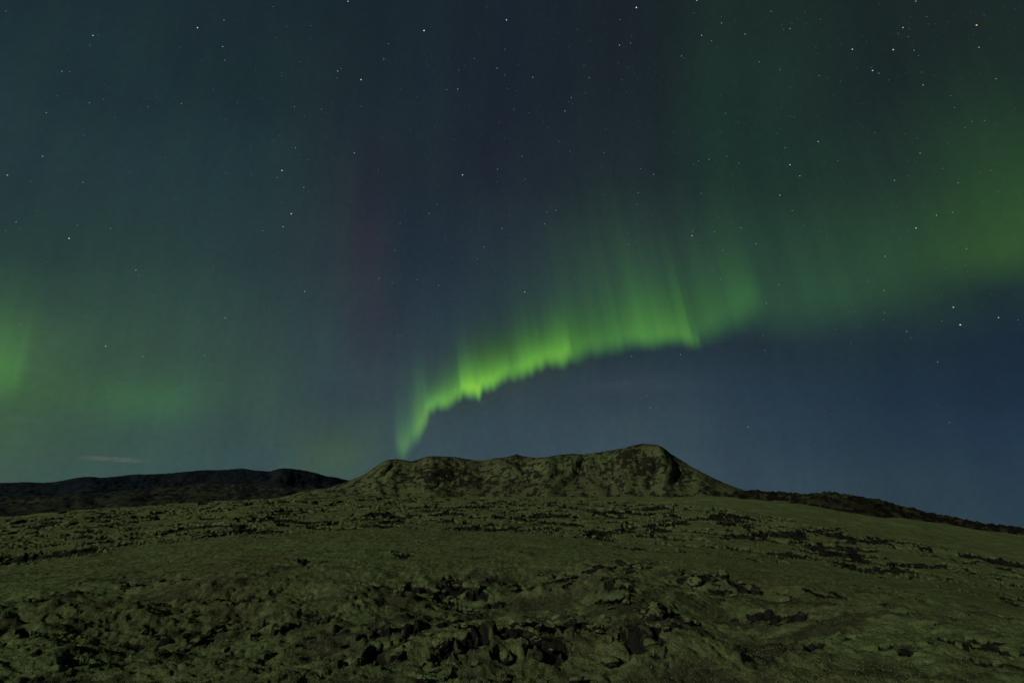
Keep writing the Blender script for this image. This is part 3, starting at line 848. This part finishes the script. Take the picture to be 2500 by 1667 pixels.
def build_rocks():
    near_mat, far_mat = rock_material("mossy_rock", 1.0, 0.30), rock_material("field_rock", 5.0, 0.62)
    near_m, far_m = [rock_mesh(900 + k, 4) for k in range(9)], [rock_mesh(950 + k, 3) for k in range(7)]
    for m in near_m:
        m.materials.append(near_mat)
    for m in far_m:
        m.materials.append(far_mat)
    rs = np.random.default_rng(77)

    def place(u, r, size, meshes, label, group):
        az = math.atan((u - 1250) * CP / FPX)
        z, _, _ = land(np.array([az]), np.array([r]), False)
        o = bpy.data.objects.new("lava_rock", meshes[rs.integers(len(meshes))])
        col.objects.link(o)
        o.location = (math.sin(az) * r, math.cos(az) * r, float(z[0]) + size * 0.12)
        o.rotation_euler = (rs.uniform(-.3, .3), rs.uniform(-.3, .3), rs.uniform(0, 6.28))
        o.scale = (size * rs.uniform(.85, 1.2), size * rs.uniform(.85, 1.2), size * rs.uniform(.8, 1.1))
        o["label"], o["category"], o["group"] = label, "rock", label.replace("rock", "rocks", 1).replace("block", "blocks", 1)

    near = [(1230, 9.3, 190, 0.13, 66, 0.09, "mossy lava rock", "the heap at the bottom centre"),
            (1520, 9.2, 90, 0.07, 12, 0.10, "mossy lava rock", "the cluster right of the bottom heap"),
            (1660, 10.5, 70, 0.07, 10, 0.10, "dark lava rock", "the low patch at lower right"),
            (1495, 12.6, 60, 0.04, 9, 0.10, "dark lava rock", "the patch on the mossy spur"),
            (1380, 18.2, 45, 0.03, 6, 0.14, "dark lava rock", "the hollow in the foreground middle"),
            (1110, 17.4, 75, 0.04, 11, 0.13, "dark lava rock", "the dark bank left of the hollow"),
            (1720, 19.8, 60, 0.05, 16, 0.15, "black lava rock", "the outcrop right of the hollow"),
            (1545, 24.0, 32, 0.05, 6, 0.15, "black lava rock", "the small outcrop above the spur"),
            (560, 13.4, 90, 0.05, 9, 0.10, "dark lava rock", "the brown patch at lower left")]
    for cu, cr_, wu, wr, n, sz, label, group in near:
        for _ in range(n):
            u, r = cu + rs.normal() * wu, cr_ * math.exp(rs.normal() * wr)
            f = min(1.7, rs.lognormal(0, 0.32))
            size = "large" if f > 1.3 else ("small" if f < 0.8 else "middling")
            du, dr = (u - cu) / wu, math.log(r / cr_) / wr
            spot = "at the left end" if du < -0.8 else "at the right end" if du > 0.8 else "at the front" if dr < -0.4 else "at the back" if dr > 0.4 else "in the middle"
            place(u, r, sz * f, near_m, f"{size} {label} {spot} of {group}", group)
    side = [(-50, 850, "the left lava field"), (850, 1550, "the lava field below the hill"), (1550, 2550, "the lava band on the right slope")]
    n = 0
    while n < 170:
        u, r = rs.uniform(-50, 2550), math.exp(rs.uniform(math.log(42), math.log(230)))
        az = math.atan((u - 1250) * CP / FPX)
        _, _, M = land(np.array([az]), np.array([r]), False)
        if M[0] < 0.5:
            continue
        w = [s for s in side if s[0] <= u < s[1]]
        if not w:
            continue
        f = rs.lognormal(0, 0.35)
        size = "large" if f > 1.35 else ("small" if f < 0.75 else "middling")
        part = "near edge" if r < 70 else ("far edge" if r > 140 else "middle")
        place(u, r, min(1.6, 0.0045 * r + 0.12) * f, far_m, f"{size} black lava block on the {part} of {w[0][2]}", "")
        n += 1


build_rocks()


def build_grass():
    """short dry blades in the heathy hollows of the foreground"""
    rs = np.random.default_rng(5)
    n = 150000
    u, r = rs.uniform(-350, 2850, n), np.exp(rs.uniform(math.log(6.5), math.log(26), n))
    az = np.arctan((u - 1250) * CP / FPX)
    z, rock, M, heath_shade = land(az, r)
    keep = rs.random(n) < (0.12 + 0.55 * heath_shade * sm(-0.1, 0.3, fbm(np.sin(az) * r * 2.2, np.cos(az) * r * 2.2, 3, 91))) * (1 - np.clip(rock * 1.6, 0, 1))
    az, r, z = az[keep], r[keep], z[keep]
    m = len(r)
    x, y = np.sin(az) * r, np.cos(az) * r
    h = rs.uniform(0.010, 0.032, m)
    w = rs.uniform(0.0022, 0.0045, m) * (1 + r / 14)
    th = rs.uniform(0, 2 * math.pi, m)
    lx, ly = rs.normal(0.35, 0.45, m) * h, rs.normal(0, 0.45, m) * h
    P = np.stack([x, y, z - 0.006], -1)
    s_ = np.stack([np.cos(th) * w, np.sin(th) * w, 0 * w], -1)
    tip = P + np.stack([lx, ly, h], -1)
    mid = P + np.stack([lx * 0.35, ly * 0.35, h * 0.55], -1)
    co = np.stack([P - s_, P + s_, mid + s_ * 0.7, mid - s_ * 0.7, tip], 1).reshape(-1, 3)
    b = np.arange(m, dtype=np.int32)[:, None] * 5
    tri = np.concatenate([b + np.array([[0, 1, 2]]), b + np.array([[0, 2, 3]]), b + np.array([[3, 2, 4]])], 1).reshape(-1, 3)
    me = bpy.data.meshes.new("dry_grass")
    me.vertices.add(len(co))
    me.vertices.foreach_set("co", co.reshape(-1).astype(np.float32))
    me.loops.add(tri.size)
    me.loops.foreach_set("vertex_index", tri.reshape(-1).astype(np.int32))
    me.polygons.add(len(tri))
    me.polygons.foreach_set("loop_start", np.arange(0, tri.size, 3, dtype=np.int32))
    me.polygons.foreach_set("loop_total", np.full(len(tri), 3, np.int32))
    me.update(calc_edges=True)
    t = NT("dry_grass_blades")
    geo = t.n("NewGeometry")
    ns = t.noise(geo.outputs["Position"], 2.2, 3)
    bs = t.n("BsdfPrincipled")
    t.link(t.mix(t.ramp(ns, [(0.4, 0), (0.6, 1)]), (0.080, 0.100, 0.038), (0.098, 0.092, 0.042)), bs.inputs["Base Color"])
    bs.inputs["Roughness"].default_value = 0.9
    bs.inputs["Specular IOR Level"].default_value = 0.0
    t.link(bs.outputs[0], t.out.inputs[0])
    add("dry_grass", me, t.m, kind="stuff", label="short dry grass and moss tips over the foreground mounds", category="grass")


build_grass()


# ------------------------------------------------------------------ thin night clouds
def cloud(name, px, py, dist, w, h, dens, label, tint, seed):
    d = direction(px, py)
    bm = bmesh.new()
    bmesh.ops.create_icosphere(bm, subdivisions=4, radius=1.0)
    for v in bm.verts:
        v.co = (v.co.x * w, v.co.y * w * 0.6, v.co.z * h)
    me = bpy.data.meshes.new(name)
    bm.to_mesh(me)
    bm.free()
    t = NT(name + "_vapour")
    tc = t.n("TexCoord")
    ns = t.noise(tc.outputs["Generated"], 3.0, 4, 0.6)
    gm = t.n("Mapping")
    gm.inputs["Location"].default_value = (-1, -1, -1)
    gm.inputs["Scale"].default_value = (2, 2, 2)
    t.link(tc.outputs["Generated"], gm.inputs[0])
    gr = t.n("TexGradient", gradient_type='QUADRATIC_SPHERE')
    t.link(gm.outputs[0], gr.inputs[0])
    den = t.math('MULTIPLY', gr.outputs["Fac"], t.ramp(ns, [(0.30, 0), (0.65, 1)]))
    den = t.math('MULTIPLY', den, dens)
    pv = t.n("VolumePrincipled")
    pv.inputs["Color"].default_value = (*tint, 1)
    t.link(den, pv.inputs["Density"])
    t.link(pv.outputs[0], t.out.inputs["Volume"])
    o = add(name, me, t.m, label=label, category="cloud")
    o.location = Vector(d * dist)
    o.rotation_euler = (0, 0, -math.atan2(d[0], d[1]))
    return o


cloud("cloud", 283, 1121, 16000, 900, 75, 0.0030, "small thin pinkish cloud low over the far left hills", (1.0, 0.80, 0.74), 1)
cloud("cloud", 1570, 938, 17000, 2600, 110, 0.00035, "long faint grey cloud streak under the aurora", (0.8, 0.85, 0.95), 2)
